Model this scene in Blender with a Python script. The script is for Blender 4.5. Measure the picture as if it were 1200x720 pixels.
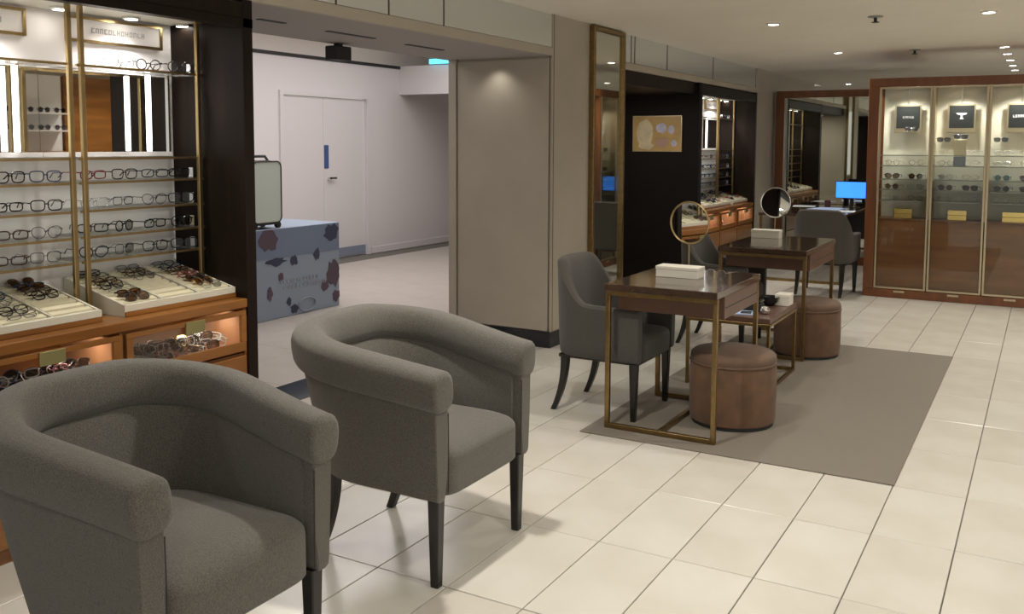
import bpy, math, random
from mathutils import Vector, Matrix
random.seed(7)
C = bpy.context.scene.collection
for o in list(bpy.data.objects): bpy.data.objects.remove(o)

# ------------------------------------------------------------------ camera
H = 1.525
YAW, PITCH, ROLL, FPX, CY = -0.52077591, -0.08085644, 0.00404246, 1093.80, 257.39
def cam_axes():
    cy, sy, cp, sp = math.cos(YAW), math.sin(YAW), math.cos(PITCH), math.sin(PITCH)
    w = Vector((sy*cp, cy*cp, sp)); r = Vector((cy, -sy, 0)); u = r.cross(w)
    c, s = math.cos(ROLL), math.sin(ROLL)
    return c*r + s*u, -s*r + c*u, w
r_, u_, w_ = cam_axes()
cd = bpy.data.cameras.new('camera'); cam = bpy.data.objects.new('camera', cd); C.objects.link(cam)
cam.matrix_world = Matrix(((r_.x, u_.x, -w_.x, 0), (r_.y, u_.y, -w_.y, 0), (r_.z, u_.z, -w_.z, H), (0, 0, 0, 1)))
cd.sensor_width = 36; cd.lens = FPX/1200*36; cd.shift_y = -(360-CY)/1200
cd.clip_start = 0.05; cd.clip_end = 100
bpy.context.scene.camera = cam
# ------------------------------------------------------------------ world, exposure
wd = bpy.data.worlds.new('world'); bpy.context.scene.world = wd; wd.use_nodes = True
wd.node_tree.nodes['Background'].inputs[0].default_value = (1.0, 0.96, 0.90, 1)
wd.node_tree.nodes['Background'].inputs[1].default_value = 0.72
vs = bpy.context.scene.view_settings
vs.view_transform = 'Standard'; vs.look = 'None'; vs.gamma = 1; vs.exposure = 0.18
WARM = (1.0, 0.87, 0.68); NEUT = (1.0, 0.945, 0.865); COOL = (0.80, 0.84, 1.0)
CEIL = 2.47
def light(name, kind, loc, power, col=WARM, size=0.1, rot=(0, 0, 0), spot=150, blend=0.8, sy=None):
    l = bpy.data.lights.new(name, kind); l.energy = power; l.color = col
    if kind == 'AREA':
        l.size = size
        if sy: l.shape = 'RECTANGLE'; l.size_y = sy
    else: l.shadow_soft_size = size
    if kind == 'SPOT': l.spot_size = math.radians(spot); l.spot_blend = blend
    o = bpy.data.objects.new(name, l); C.objects.link(o); o.location = loc; o.rotation_euler = rot
    return o
DOWN = [(-0.41, 7.44), (-1.905, 7.40), (-1.905, 9.97), (-0.41, 10.09), (-0.41, 10.85), (-0.41, 11.65), (-0.41, 12.45), (-0.41, 13.2),
        (-2.72, 15.1), (-1.905, 4.9), (-0.41, 4.9), (-1.93, 3.0), (-0.41, 2.4), (1.1, 2.4), (1.1, 4.9), (1.1, 7.4), (1.1, 9.0),
        (-1.905, 0.0), (-0.41, 0.0), (1.1, 0.0), (2.1, 4.9), (2.1, 7.4)]
POWER = {(-0.41, 10.09): 0, (-1.905, 4.9): 36, (-1.93, 3.0): 125, (-1.905, 0.0): 12, (-0.41, 0.0): 25, (-0.41, 2.4): 42, (1.1, 0.0): 35, (-0.41, 10.85): 25, (-0.41, 11.65): 25, (-0.41, 12.45): 25, (-0.41, 13.2): 25, (-1.905, 7.40): 34}
for i, (x, y) in enumerate(DOWN):
    if POWER.get((x, y), 60): light('downlight_beam', 'SPOT', (x, y, CEIL-0.03), POWER.get((x, y), 52 if y < 5 else 60), NEUT, 0.05, spot=140, blend=0.9)
light('mall_light', 'AREA', (-6.0, 7.4, 2.96), 115, (1.0, .95, .935), 2.4, sy=6)
light('jamb_washer', 'SPOT', (-3.62, 6.0, 2.15), 2.6, NEUT, .02, spot=120, blend=.9)
light('passage_fill', 'AREA', (-3.62, 8.3, 2.04), 9, NEUT, .3, sy=.8)  # added fill lamp without a fixture, brightens the dark side passage

# ------------------------------------------------------------------ materials
def mat(name, col, rough=0.5, metal=0.0, noise=0.0, nscale=20, bump=0.0, bscale=200, emit=0, coat=0.0, spec=0.5, stretch=None, col2=None, sheen=0, alpha=1):
    m = bpy.data.materials.new(name); m.use_nodes = True; nt = m.node_tree; b = nt.nodes['Principled BSDF']
    b.inputs['Base Color'].default_value = (*col, 1); b.inputs['Roughness'].default_value = rough; b.inputs['Metallic'].default_value = metal
    b.inputs['Specular IOR Level'].default_value = spec; b.inputs['Coat Weight'].default_value = coat; b.inputs['Coat Roughness'].default_value = 0.08
    if sheen: b.inputs['Sheen Weight'].default_value = sheen
    if emit: b.inputs['Emission Color'].default_value = (*col, 1); b.inputs['Emission Strength'].default_value = emit
    tc = nt.nodes.new('ShaderNodeTexCoord'); mp = nt.nodes.new('ShaderNodeMapping'); nt.links.new(tc.outputs['Object'], mp.inputs[0])
    if stretch: mp.inputs['Scale'].default_value = stretch
    if noise or col2:
        n = nt.nodes.new('ShaderNodeTexNoise'); n.inputs['Scale'].default_value = nscale; n.inputs['Detail'].default_value = 6
        nt.links.new(mp.outputs[0], n.inputs['Vector'])
        r = nt.nodes.new('ShaderNodeValToRGB'); r.color_ramp.elements[0].position = 0.32; r.color_ramp.elements[1].position = 0.68
        c2 = col2 or tuple(c*(1-noise) for c in col); c1 = col if col2 else tuple(min(1, c*(1+noise)) for c in col)
        r.color_ramp.elements[0].color = (*c2, 1); r.color_ramp.elements[1].color = (*c1, 1)
        nt.links.new(n.outputs['Fac'], r.inputs[0]); nt.links.new(r.outputs[0], b.inputs['Base Color'])
    if bump:
        n2 = nt.nodes.new('ShaderNodeTexNoise'); n2.inputs['Scale'].default_value = bscale; n2.inputs['Detail'].default_value = 3
        nt.links.new(mp.outputs[0], n2.inputs['Vector'])
        bp = nt.nodes.new('ShaderNodeBump'); bp.inputs['Strength'].default_value = bump; bp.inputs['Distance'].default_value = 0.004
        nt.links.new(n2.outputs['Fac'], bp.inputs['Height']); nt.links.new(bp.outputs[0], b.inputs['Normal'])
    return m
def glass(name, tint=(1, 1, 1), refl=0.10, rough=0.02):
    m = bpy.data.materials.new(name); m.use_nodes = True; nt = m.node_tree; nt.nodes.clear()
    o = nt.nodes.new('ShaderNodeOutputMaterial'); mx = nt.nodes.new('ShaderNodeMixShader'); t = nt.nodes.new('ShaderNodeBsdfTransparent'); g = nt.nodes.new('ShaderNodeBsdfGlossy')
    lw = nt.nodes.new('ShaderNodeLayerWeight'); lw.inputs[0].default_value = 0.25
    mm = nt.nodes.new('ShaderNodeMath'); mm.operation = 'MULTIPLY_ADD'; mm.inputs[1].default_value = 0.5; mm.inputs[2].default_value = refl*0.5
    t.inputs[0].default_value = (*tint, 1); g.inputs['Roughness'].default_value = rough
    nt.links.new(lw.outputs['Fresnel'], mm.inputs[0]); nt.links.new(mm.outputs[0], mx.inputs[0]); nt.links.new(t.outputs[0], mx.inputs[1]); nt.links.new(g.outputs[0], mx.inputs[2]); nt.links.new(mx.outputs[0], o.inputs[0])
    return m
M = dict(
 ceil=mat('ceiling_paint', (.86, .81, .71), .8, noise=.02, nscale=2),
 beige=mat('beige_wall_fabric', (.44, .395, .32), .6, noise=.05, nscale=3, bump=.1, bscale=120),
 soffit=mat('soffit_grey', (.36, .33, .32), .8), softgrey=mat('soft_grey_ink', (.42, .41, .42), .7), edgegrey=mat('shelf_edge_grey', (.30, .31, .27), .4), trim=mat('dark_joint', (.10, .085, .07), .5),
 brass=mat('brushed_brass', (.42, .31, .15), .32, 1, noise=.1, nscale=30, stretch=(1, 1, .1)),
 abrass=mat('aged_brass', (.27, .185, .08), .35, 1, noise=.15, nscale=25),
 pale=mat('pale_brass', (.55, .47, .32), .35, .9),
 wood=mat('warm_wood', (.28, .112, .024), .28, noise=.0, nscale=14, stretch=(1, .12, 1), col2=(.17, .062, .012), coat=.3),
 woodx=mat('warm_wood_cross', (.27, .118, .044), .35, nscale=12, stretch=(.15, 1, 1), col2=(.18, .072, .024), coat=.15),
 redwood=mat('red_brown_wood', (.21, .070, .020), .35, nscale=10, stretch=(1, 1, .15), col2=(.13, .042, .012), coat=.2),
 dark=mat('dark_wenge', (.016, .010, .007), .42, nscale=20, stretch=(1, 1, .08), col2=(.010, .0065, .005), spec=.12),
 darkm=mat('dark_wenge_matte', (.009, .006, .005), .6, nscale=20, stretch=(.2, 1, 1), col2=(.006, .004, .0035), spec=.15),
 walnut=mat('dark_walnut_top', (.055, .032, .02), .12, nscale=14, stretch=(1, .15, 1), col2=(.035, .02, .013), coat=.8),
 velvetbox=mat('rose_brown_lacquer', (.12, .062, .040), .35, noise=.1, nscale=8),
 white=mat('display_white', (.78, .75, .74), .5),
 tray=mat('tray_cream', (.60, .57, .47), .6), cushion=mat('cream_cushion', (.62, .57, .40), .75),
 mirror=mat('mirror_silver', (.86, .87, .85), .015, 1),
 fasciam=mat('fascia_mirror', (.80, .84, .88), .12, 1),
 smoke=mat('smoked_mirror', (.62, .64, .58), .02, 1),
 tile=mat('cream_tile', (.62, .60, .54), .24, nscale=3.0, col2=(.56, .53, .46), spec=.4, coat=.06),
 tile2=mat('cream_tile_pale', (.645, .63, .57), .22, nscale=2.4, col2=(.58, .555, .48), spec=.4, coat=.06),
 tile3=mat('cream_tile_warm', (.595, .57, .51), .26, nscale=3.6, col2=(.54, .505, .435), spec=.4, coat=.06),
 grout=mat('grey_grout', (.16, .15, .13), .9),
 malltile=mat('mall_stone', (.50, .455, .41), .3, nscale=4, col2=(.45, .405, .36)),
 rug=mat('taupe_carpet', (.20, .176, .142), .95, noise=.10, nscale=300, bump=.5, bscale=700),
 granite=mat('black_granite', (.012, .014, .018), .12, noise=.4, nscale=150),
 fabric=mat('grey_woven_fabric', (.108, .100, .083), .92, noise=.38, nscale=260, bump=.9, bscale=420, sheen=.25),
 fabric2=mat('charcoal_fabric', (.066, .060, .051), .92, noise=.2, nscale=240, bump=.6, bscale=500, sheen=.15),
 seam=mat('seam_shadow', (.05, .046, .04), .95),
 black=mat('black_lacquer', (.012, .011, .010), .25), blackm=mat('matte_black', (.015, .015, .016), .6),
 stool=mat('brown_velvet', (.155, .082, .043), .85, nscale=9, col2=(.095, .052, .029), sheen=.08, bump=.2),
 stooltop=mat('brown_velvet_top', (.145, .085, .052), .8, nscale=6, col2=(.095, .056, .034), sheen=.08),
 mallwall=mat('mall_wall_white', (.68, .65, .66), .6), mallceil=mat('mall_ceiling_grey', (.36, .35, .36), .8),
 malldoor=mat('mall_door_white', (.66, .63, .64), .5), cream=mat('cream_slab', (.8, .75, .70), .6),
 blue=mat('plinth_blue_grey', (.27, .33, .43), .5), blued=mat('plinth_slate_blue', (.16, .21, .31), .5), navy=mat('navy_print', (.035, .04, .085), .6),
 plum=mat('plum_print', (.09, .06, .09), .6), greyp=mat('grey_print', (.42, .44, .50), .6),
 steelblue=mat('blue_plate', (.06, .10, .25), .4), kick=mat('grey_blue_kickplate', (.22, .25, .33), .4),
 silver=mat('silver_metal', (.7, .7, .68), .18, 1), shell=mat('pale_green_shell', (.55, .62, .58), .35),
 plasticw=mat('white_card', (.74, .71, .62), .5), paper=mat('white_paper', (.8, .82, .86), .6), bluep=mat('pale_blue_paper', (.45, .58, .85), .6),
 goldp=mat('gold_plate', (.85, .62, .22), .25, 1), goldposter=mat('poster_gold', (.40, .26, .09), .45, noise=.15, nscale=6),
 posterpale=mat('poster_pale', (.50, .42, .27), .5, noise=.15, nscale=12), posterblue=mat('poster_lilac', (.42, .40, .52), .5, noise=.2, nscale=14), posterrose=mat('poster_rose', (.36, .22, .17), .5),
 picture=mat('picture_black', (.012, .014, .014), .9, spec=.1), plateg=mat('green_brass_plate', (.30, .27, .12), .4, .6),
 greyp2=mat('cabinet_back', (.66, .64, .56), .55), lcd=mat('blue_screen', (.04, .25, 1.0), .4, emit=1.3),
 lamp=mat('lamp_glow', (1, .95, .85), .4, emit=30), tube=mat('tube_glow', (1, .97, .95), .4, emit=2.6), cyan=mat('cyan_glow', (.15, .75, 1), .4, emit=1.0),
 blackglass=mat('black_glass', (.01, .012, .013), .06), orangewood=mat('drawer_interior_wood', (.50, .24, .11), .5),
 glass=glass('clear_glass'), doorglass=glass('door_glass', (.94, .95, .92), .03), shelfglass=glass('shelf_glass', (.97, .985, .975), .05),
)
# ------------------------------------------------------------------ mesh builders
class B:
    def __init__(s): s.v = []; s.f = []; s.mi = []; s.cur = 0
    def add(s, vs, fs):
        n = len(s.v); s.v += [tuple(v) for v in vs]; s.f += [tuple(i+n for i in f) for f in fs]; s.mi += [s.cur]*len(fs); return s
    def box(s, x0, x1, y0, y1, z0, z1, ch=0.0):
        if ch <= 0:
            v = [(x, y, z) for z in (z0, z1) for y in (y0, y1) for x in (x0, x1)]
            return s.add(v, [(0, 2, 3, 1), (4, 5, 7, 6), (0, 1, 5, 4), (2, 6, 7, 3), (0, 4, 6, 2), (1, 3, 7, 5)])
        c = min(ch, abs(x1-x0)/2.01, abs(y1-y0)/2.01, abs(z1-z0)/2.01); v = []; idx = {}
        for sx in (0, 1):
            for sy in (0, 1):
                for sz in (0, 1):
                    X, Y, Z = (x0, x1)[sx], (y0, y1)[sy], (z0, z1)[sz]
                    dx, dy, dz = (c, -c)[sx], (c, -c)[sy], (c, -c)[sz]
                    for a, p in enumerate(((X, Y+dy, Z+dz), (X+dx, Y, Z+dz), (X+dx, Y+dy, Z))): idx[(sx, sy, sz, a)] = len(v); v.append(p)
        f = []
        for a in range(3):
            for sd in (0, 1):
                q = []
                for p, r in ((0, 0), (0, 1), (1, 1), (1, 0)):
                    k = [0, 0, 0]; k[a] = sd; k[(a+1) % 3] = p; k[(a+2) % 3] = r; q.append(idx[(*k, a)])
                f.append(tuple(q if sd == 0 else q[::-1]))
        for a in range(3):
            b, d = (a+1) % 3, (a+2) % 3
            for p in (0, 1):
                for r in (0, 1):
                    k0 = [0, 0, 0]; k0[b] = p; k0[d] = r; k1 = list(k0); k1[a] = 1
                    q = (idx[(*k0, b)], idx[(*k1, b)], idx[(*k1, d)], idx[(*k0, d)])
                    f.append(q if p == r else q[::-1])
        for sx in (0, 1):
            for sy in (0, 1):
                for sz in (0, 1):
                    q = tuple(idx[(sx, sy, sz, a)] for a in range(3)); f.append(q if (sx+sy+sz) % 2 else q[::-1])
        return s.add(v, f)
    def rings(s, rs, cap=True, closed=True):
        n = len(rs[0]); v = [p for r in rs for p in r]; f = []
        for i in range(len(rs)-1):
            for j in range(n if closed else n-1):
                k = (j+1) % n; f.append((i*n+j, i*n+k, (i+1)*n+k, (i+1)*n+j))
        if cap: f.append(tuple(range(n))[::-1]); f.append(tuple((len(rs)-1)*n+j for j in range(n)))
        return s.add(v, f)
    def lathe(s, prof, cx=0, cy=0, n=32, cap=True):
        return s.rings([[(cx+r*math.cos(2*math.pi*j/n), cy+r*math.sin(2*math.pi*j/n), z) for j in range(n)] for r, z in prof], cap)
    def tube(s, pts, r, n=6, loop=False, cap=True):
        P = [Vector(p) for p in pts]; m = len(P); rs = []; up0 = None
        for i in range(m):
            a = P[(i-1) % m] if (loop or i) else P[i]; b = P[(i+1) % m] if (loop or i < m-1) else P[i]
            t = (b-a).normalized()
            if up0 is None: up0 = Vector((0, 0, 1)) if abs(t.z) < .9 else Vector((1, 0, 0))
            u = t.cross(up0).normalized(); w = u.cross(t); up0 = w
            rr = r[i] if isinstance(r, (list, tuple)) else r
            rs.append([tuple(P[i]+rr*(math.cos(2*math.pi*j/n)*u+math.sin(2*math.pi*j/n)*w)) for j in range(n)])
        if loop: rs.append(rs[0])
        return s.rings(rs, cap and not loop)
    def poly(s, pts, x, dx):   # outline in y,z extruded along x
        n = len(pts); v = [(x, p[0], p[1]) for p in pts]+[(x+dx, p[0], p[1]) for p in pts]
        return s.add(v, [tuple(range(n)), tuple(range(n, 2*n))[::-1]]+[(i, (i+1) % n+0, (i+1) % n+n, i+n)[::-1] for i in range(n)])
    def mesh(s, name, m, smooth=False):
        me = bpy.data.meshes.new(name); me.from_pydata(s.v, [], s.f)
        for x in (m if isinstance(m, (list, tuple)) else [m]): me.materials.append(x)
        for p, i in zip(me.polygons, s.mi): p.material_index = i
        import bmesh as bm_
        b = bm_.new(); b.from_mesh(me); bm_.ops.recalc_face_normals(b, faces=b.faces); b.to_mesh(me); b.free()
        if smooth:
            me.polygons.foreach_set('use_smooth', [True]*len(me.polygons))
            try: me.set_sharp_from_angle(angle=math.radians(42))
            except Exception: pass
        me.update(); return me
def link(name, me, parent=None, loc=(0, 0, 0), rz=0):
    o = bpy.data.objects.new(name, me); C.objects.link(o); o.location = loc; o.rotation_euler = (0, 0, rz)
    if parent: o.parent = parent
    return o
def obj(name, b, m, parent=None, smooth=False, label=None, loc=(0, 0, 0)):
    o = link(name, b.mesh(name, m, smooth), parent, loc)
    if label: o['label'] = label
    return o
def tag(o, label, cat, group=None):
    o['label'] = label; o['category'] = cat
    if group: o['group'] = group
    return o
def thing(name, label, cat, loc=(0, 0, 0), rz=0, group=None):
    o = bpy.data.objects.new(name, None); o.empty_display_size = .05; C.objects.link(o); o.location = loc; o.rotation_euler = (0, 0, rz)
    return tag(o, label, cat, group)
def struct(name, b, m, smooth=False, label=None):
    o = obj(name, b, m, None, smooth); o['kind'] = 'structure'
    if label: o['label'] = label
    return o
def dup(root, loc, label, group=None, rz=0):
    r = root.copy(); C.objects.link(r); r.location = loc; r.rotation_euler = (0, 0, rz); r['label'] = label
    if group: r['group'] = group
    for ch in list(root.children):
        c = ch.copy(); C.objects.link(c); c.parent = r
        for g in ch.children:
            d = g.copy(); C.objects.link(d); d.parent = c
    return r
ORD = ['first', 'second', 'third', 'fourth', 'fifth', 'sixth', 'seventh', 'eighth', 'ninth', 'tenth', 'eleventh', 'twelfth']
XL, XB = -3.18, -4.08     # front and back plane of the left wall

# ------------------------------------------------------------------ floor with tiles
TX, TY, TA, TB = -1.7371, 2.5852, 0.29852, 0.60362
fl = struct('floor', B().box(-14, 4, -3, 18, -.06, -.008), M['grout'])
def tile_mesh(w, d, m, g=.0022, ch=.0018):
    b = B(); x, y = w/2-g, d/2-g; c = ch; z0, z1 = -.008, 0
    v = [(-x, -y, z0), (x, -y, z0), (x, y, z0), (-x, y, z0), (-x, -y, z1-c), (x, -y, z1-c), (x, y, z1-c), (-x, y, z1-c), (-x+c, -y+c, z1), (x-c, -y+c, z1), (x-c, y-c, z1), (-x+c, y-c, z1)]
    f = [(8, 9, 10, 11)]+[(a, (a+1) % 4, (a+1) % 4+4, a+4) for a in range(4)]+[(a+4, (a+1) % 4+4, (a+1) % 4+8, a+8) for a in range(4)]
    b.add(v, f); return b.mesh('tile', m)
tms = [tile_mesh(TA, TB, M[k]) for k in ('tile', 'tile2', 'tile3')]
rest = B()
def flat_tile(b, x0, x1, y0, y1, g=.0022): b.box(x0+g, x1-g, y0+g, y1-g, -.008, 0)
def in_view(x, y):
    d = Vector((x, y, -H)); z = d.dot(w_)
    if z < .3: return False
    px = 600+FPX*d.dot(r_)/z; py = CY-FPX*d.dot(u_)/z
    return -120 < px < 1260 and 250 < py < 860
nt_ = 0
for i in range(-5, 16):
    for j in range(-9, 18):
        x0, y0 = TX+TA*i, TY+TB*j; cx, cy = x0+TA/2, y0+TB/2
        if in_view(cx, cy) and x0 > XL-.06 and y0 < 11.6 and nt_ < 292:
            t = link('tile', random.choice(tms), fl, (cx, cy, random.uniform(-.0003, .0003)))
            t.rotation_euler = (random.uniform(-.0012, .0012), random.uniform(-.0012, .0012), random.choice((0, math.pi))); nt_ += 1
        else: flat_tile(rest, x0, x0+TA, y0, y0+TB)
o = obj('tile_field', rest, M['tile'], fl); o['kind'] = 'stuff'
# thresholds in the wall openings and the mall floor beyond
b = B()
for (ya, yb) in ((3.15, 6.13), (7.40, 9.50)):
    n = 5
    for k in range(n): flat_tile(b, -4.10, TX-5*TA, ya+(yb-ya)*k/n, ya+(yb-ya)*(k+1)/n)
o = obj('passage_tile_row', b, M['malltile'], fl); o['kind'] = 'stuff'
mtile = tile_mesh(.6, .8, M['malltile'], .0012, .001)
for i in range(6):
    for j in range(12):
        y = 3.9+.8*j
        if y < 12.2: link('tile', mtile, fl, (-4.424-.6*i, y+.0, 0))
b = B(); b.box(-14, -8.18, -3, 18, -.008, 0)
obj('far_mall_paving', b, M['malltile'], fl)
struct('trim_1', B().box(-4.12, -3.80, 3.15, 6.13, -.006, .003), M['granite'], label='black granite threshold strip across the wall opening')

# rug
rg = thing('rug', 'flat taupe grey rug lying under the stools and side tables', 'rug', (-1.3, 5.87, 0))
obj('pile', B().box(-.80, .763, -1.478, 1.478, 0, .007, .002), M['rug'], rg)

# ------------------------------------------------------------------ ceiling
cl = struct('ceiling', B().box(XL-.02, 3.2, -3, 15.5, CEIL, CEIL+.1), M['ceil'])
struct('ceiling_back', B().box(-6, 3.2, 15.5, 18, CEIL, CEIL+.1), M['ceil'])
b0 = B(); b0.lathe([(.056, -.001), (.056, -.008), (.040, -.013), (.038, -.001)], n=24, cap=False)
b1 = B(); b1.lathe([(.037, -.0015), (.037, -.004)], n=20)
dring, dbulb = b0.mesh('trim_ring', M['white'], True), b1.mesh('bulb', M['lamp'])
where = ['above the right aisle, nearest of the lights in view', 'above the twin tables, left of the near aisle light', 'beyond the tables, in line with the mirror partition',
 'at the near end of the lamp row before the cabinets', 'second in the lamp row by the cabinets', 'third in the lamp row by the cabinets', 'fourth in the lamp row by the cabinets', 'last in the lamp row above the cabinets', 'far back above the wood framed mirror']
OUT = ['over the front brass table, just above the frame', 'over the tiles right of the rug, above the frame', 'over the two tub armchairs, above the frame', 'over the tiles right of the armchairs, above the frame',
 'in the right aisle, level with the armchairs', 'in the right aisle, level with the front table', 'in the right aisle, level with the rear table', 'in the right aisle, level with the cabinets',
 'behind the camera in the left row', 'behind the camera in the middle row', 'behind the camera in the right row', 'by the right wall, before the sunglasses rack', 'by the right wall, before the wood panel']
for i, (x, y) in enumerate(DOWN):
    lb = 'round recessed ceiling downlight '+(where[i] if i < 9 else OUT[i-9])
    t = thing('ceiling_downlight', lb, 'light', (x, y, CEIL), 0, 'recessed ceiling downlights')
    link('trim_ring', dring, t); link('bulb', dbulb, t)
for (x, y, lb) in ((-1.148, 7.35, 'near brass sprinkler head hanging from the ceiling above the tables'), (-1.193, 10.05, 'far brass sprinkler head hanging from the ceiling before the cabinets')):
    t = thing('sprinkler_head', lb, 'sprinkler', (x, y, CEIL), 0, 'ceiling sprinklers')
    obj('rose', B().lathe([(.055, 0), (.05, -.008), (.018, -.012)], n=20), M['edgegrey'], t, True)
    obj('nozzle', B().lathe([(.012, -.01), (.012, -.04), (.028, -.042), (.028, -.046)], n=14), M['blackm'], t, True)
for (x, y, lb) in ((-1.878, 8.52, 'flat round vent disc in ceiling nearer the fascia'), (-1.90, 12.4, 'flat round vent disc in ceiling near the far mirror')):
    t = thing('ceiling_disc', lb, 'vent', (x, y, CEIL), 0, 'flat ceiling discs')
    obj('plate', B().lathe([(.065, 0), (.06, -.008), (.02, -.010)], n=20), M['ceil'], t, True)

# ------------------------------------------------------------------ left wall: blocks, fascia
def wallblock(name, y0, y1, z1=2.47, x1=XL, m='beige'): return struct(name, B().box(XB, x1, y0, y1, 0, z1), M[m])
b = B(); b.box(XB, XL, 6.13, 7.40, .12, CEIL); wl = struct('wall_left', b, M['beige'])
# jamb facing the camera: corner strips around a recessed panel joint
for nm, xx in (('joint', -4.005), ('joint', -3.20)): obj(nm, B().box(xx-.004, xx+.004, 6.1285, 6.131, .12, 2.17), M['trim'], wl)
obj('joint', B().box(XL-.001, XL+.0015, 6.15, 6.158, .12, CEIL), M['trim'], wl)
obj('jamb_panel', B().box(-4.0, -3.205, 6.118, 6.131, .125, 2.155, .002), M['beige'], wl)
obj('corner_strip', B().box(XB, -4.012, 6.108, 6.131, .0, 2.17, .002), M['beige'], wl)
obj('jamb_panel', B().box(-4.0, -3.205, 7.399, 7.412, .125, 2.155, .002), M['beige'], wl)
struct('baseboard_left', B().box(XB+.07, XL+.004, 6.112, 7.41, 0, .12), M['granite'])
struct('wall_passage_back', B().box(XB-.08, XB, 7.40, 9.55, 0, 2.47), M['beige'])
struct('wall_left_far', B().box(XB, XL, 11.66, 12.62, 0, CEIL), M['beige'])
struct('wall_left_near', B().box(XB, XL-.49, -3, 3.15, 0, CEIL), M['beige'])
struct('wall_left_front', B().box(XL-.5, XL, -3, .98, 0, CEIL), M['dark'])
struct('wall_left_behind_far_unit', B().box(XB, XL-.49, 9.5, 11.66, 0, CEIL), M['dark'])
struct('wall_left_beyond', B().box(XB, XL, 12.62, 14.9, 0, CEIL), M['beige'])
# soffit box and rail over the openings
def fascia(name, y0, y1, joints, zb=2.17):
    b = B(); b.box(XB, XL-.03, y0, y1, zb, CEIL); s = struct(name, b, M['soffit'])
    obj('lower_rail', B().box(XL-.03, XL+.002, y0, y1, zb, 2.228, .002), M['beige'], s)
    ys = [y0]+joints+[y1]
    for a, c in zip(ys[:-1], ys[1:]):
        obj('fascia_panel', B().box(XL-.03, XL-.004, a+.006, c-.006, 2.23, CEIL-.004, .002), M['fasciam'], s, label='mirrored fascia panel')
        if c != y1: obj('joint_bead', B().box(XL-.03, XL-.001, c-.004, c+.004, 2.23, CEIL-.004), M['trim'], s)
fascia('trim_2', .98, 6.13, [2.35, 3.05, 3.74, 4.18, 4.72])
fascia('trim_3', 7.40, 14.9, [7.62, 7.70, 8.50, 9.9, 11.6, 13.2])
struct('trim_8', B().box(XB, XL-.035, 7.41, 9.49, 2.05, 2.17), M['dark'], label='dark soffit of the side passage')

# tall gold framed mirror on the pier
t = thing('wall_mirror', 'tall narrow brass framed mirror on beige pier beside the dark passage', 'mirror', (XL, 7.075, .02))
w, h = .315, 2.44
obj('mirror_glass', B().box(.004, .022, -w+.03, w-.03, .03, h-.03), M['smoke'], t)
for (a, c, d, e) in ((-w, -w+.035, 0, h), (w-.035, w, 0, h)): obj('frame_stile', B().box(0, .045, a, c, d, e, .003), M['abrass'], t)
for (d, e) in ((0, .035), (h-.035, h)): obj('frame_rail', B().box(0, .045, -w+.035, w-.035, d, e, .003), M['abrass'], t)

# ------------------------------------------------------------------ eyeglasses
def rim_pts(shape, cy, n=20, sc=1.0):
    o = []
    for k in range(n):
        a = 2*math.pi*k/n; ca, sa = math.cos(a), math.sin(a)
        if shape == 'round': y, z = .0235*ca, .0225*sa
        elif shape == 'rectangular':
            e = .55; y = .027*math.copysign(abs(ca)**e, ca); z = .0165*math.copysign(abs(sa)**e, sa)
        elif shape == 'square':
            e = .6; y = .0265*math.copysign(abs(ca)**e, ca); z = .021*math.copysign(abs(sa)**e, sa); y *= 1+.08*sa
        else:  # aviator
            y = .028*ca*(1+.12*sa); z = .0235*sa; z -= .003*ca*(1 if cy > 0 else -1)*(-1)
        o.append((y*sc*(1), z*sc))
    return [(0, cy+p[0], .024+p[1]) for p in o]
FR = {}
def glasses_proto(shape, fcol, lens, thick, folded, simple):
    key = (shape, fcol.name, lens.name if lens else 0, thick, folded, simple)
    if key in FR: return FR[key]
    f = B(); ls = B()
    for sy in (-1, 1):
        cy = sy*.033; pts = rim_pts(shape, cy, 12 if simple else 20)
        f.tube(pts, thick, 4 if simple else 6, loop=True)
        n = len(pts); ls.add([(-.0005, p[1], p[2]) for p in pts], [tuple(range(n))])
        f.tube([(0, sy*.058, .034), (-.002, sy*.066, .035), (-.008, sy*.069, .035)], thick, 5)
    f.tube([(0, -.0095, .028), (.001, 0, .031), (0, .0095, .028)], thick*.9, 5)
    tp = []
    for sy in (-1, 1):
        if folded: P = [(-.008, sy*.068, .035), (-.012-.003*(sy+1), sy*.03, .034), (-.012-.003*(sy+1), -sy*.035, .031), (-.012, -sy*.06, .018)]
        else: P = [(-.008, sy*.069, .035), (-.06, sy*.070, .035), (-.105, sy*.068, .034), (-.135, sy*.066, .012)]
        tp.append((B().tube(P, [thick*.9, thick*.8, thick*.8, thick*1.1], 5), sy))
    if simple:
        a = f
        for bb, _ in tp: a.add(bb.v, bb.f)
        a.cur = 1; a.add(ls.v, ls.f)
        FR[key] = [('frame', a.mesh('frame', [fcol, lens]))]
    else:
        FR[key] = [('front_frame', f.mesh('front_frame', fcol, True)), ('lens', ls.mesh('lens', lens))]+[('temple', bb.mesh('temple', fcol, True)) for bb, _ in tp]
    return FR[key]
FC = {'black': mat('frame_black', (.012, .011, .012), .2), 'tortoise': mat('frame_tortoise', (.10, .035, .012), .2, nscale=120, col2=(.02, .01, .006)), 'dark blue': mat('frame_blue', (.02, .035, .10), .2),
      'gold wire': mat('frame_gold', (.60, .42, .18), .25, 1), 'silver wire': mat('frame_silver', (.45, .45, .46), .25, 1), 'dark red': mat('frame_red', (.18, .02, .025), .25),
      'gunmetal': mat('frame_gunmetal', (.09, .09, .10), .3, .8), 'pink': mat('frame_pink', (.55, .22, .24), .3), 'teal': mat('frame_teal', (.02, .16, .19), .25), 'pale crystal': mat('frame_crystal', (.55, .55, .53), .15)}
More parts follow.
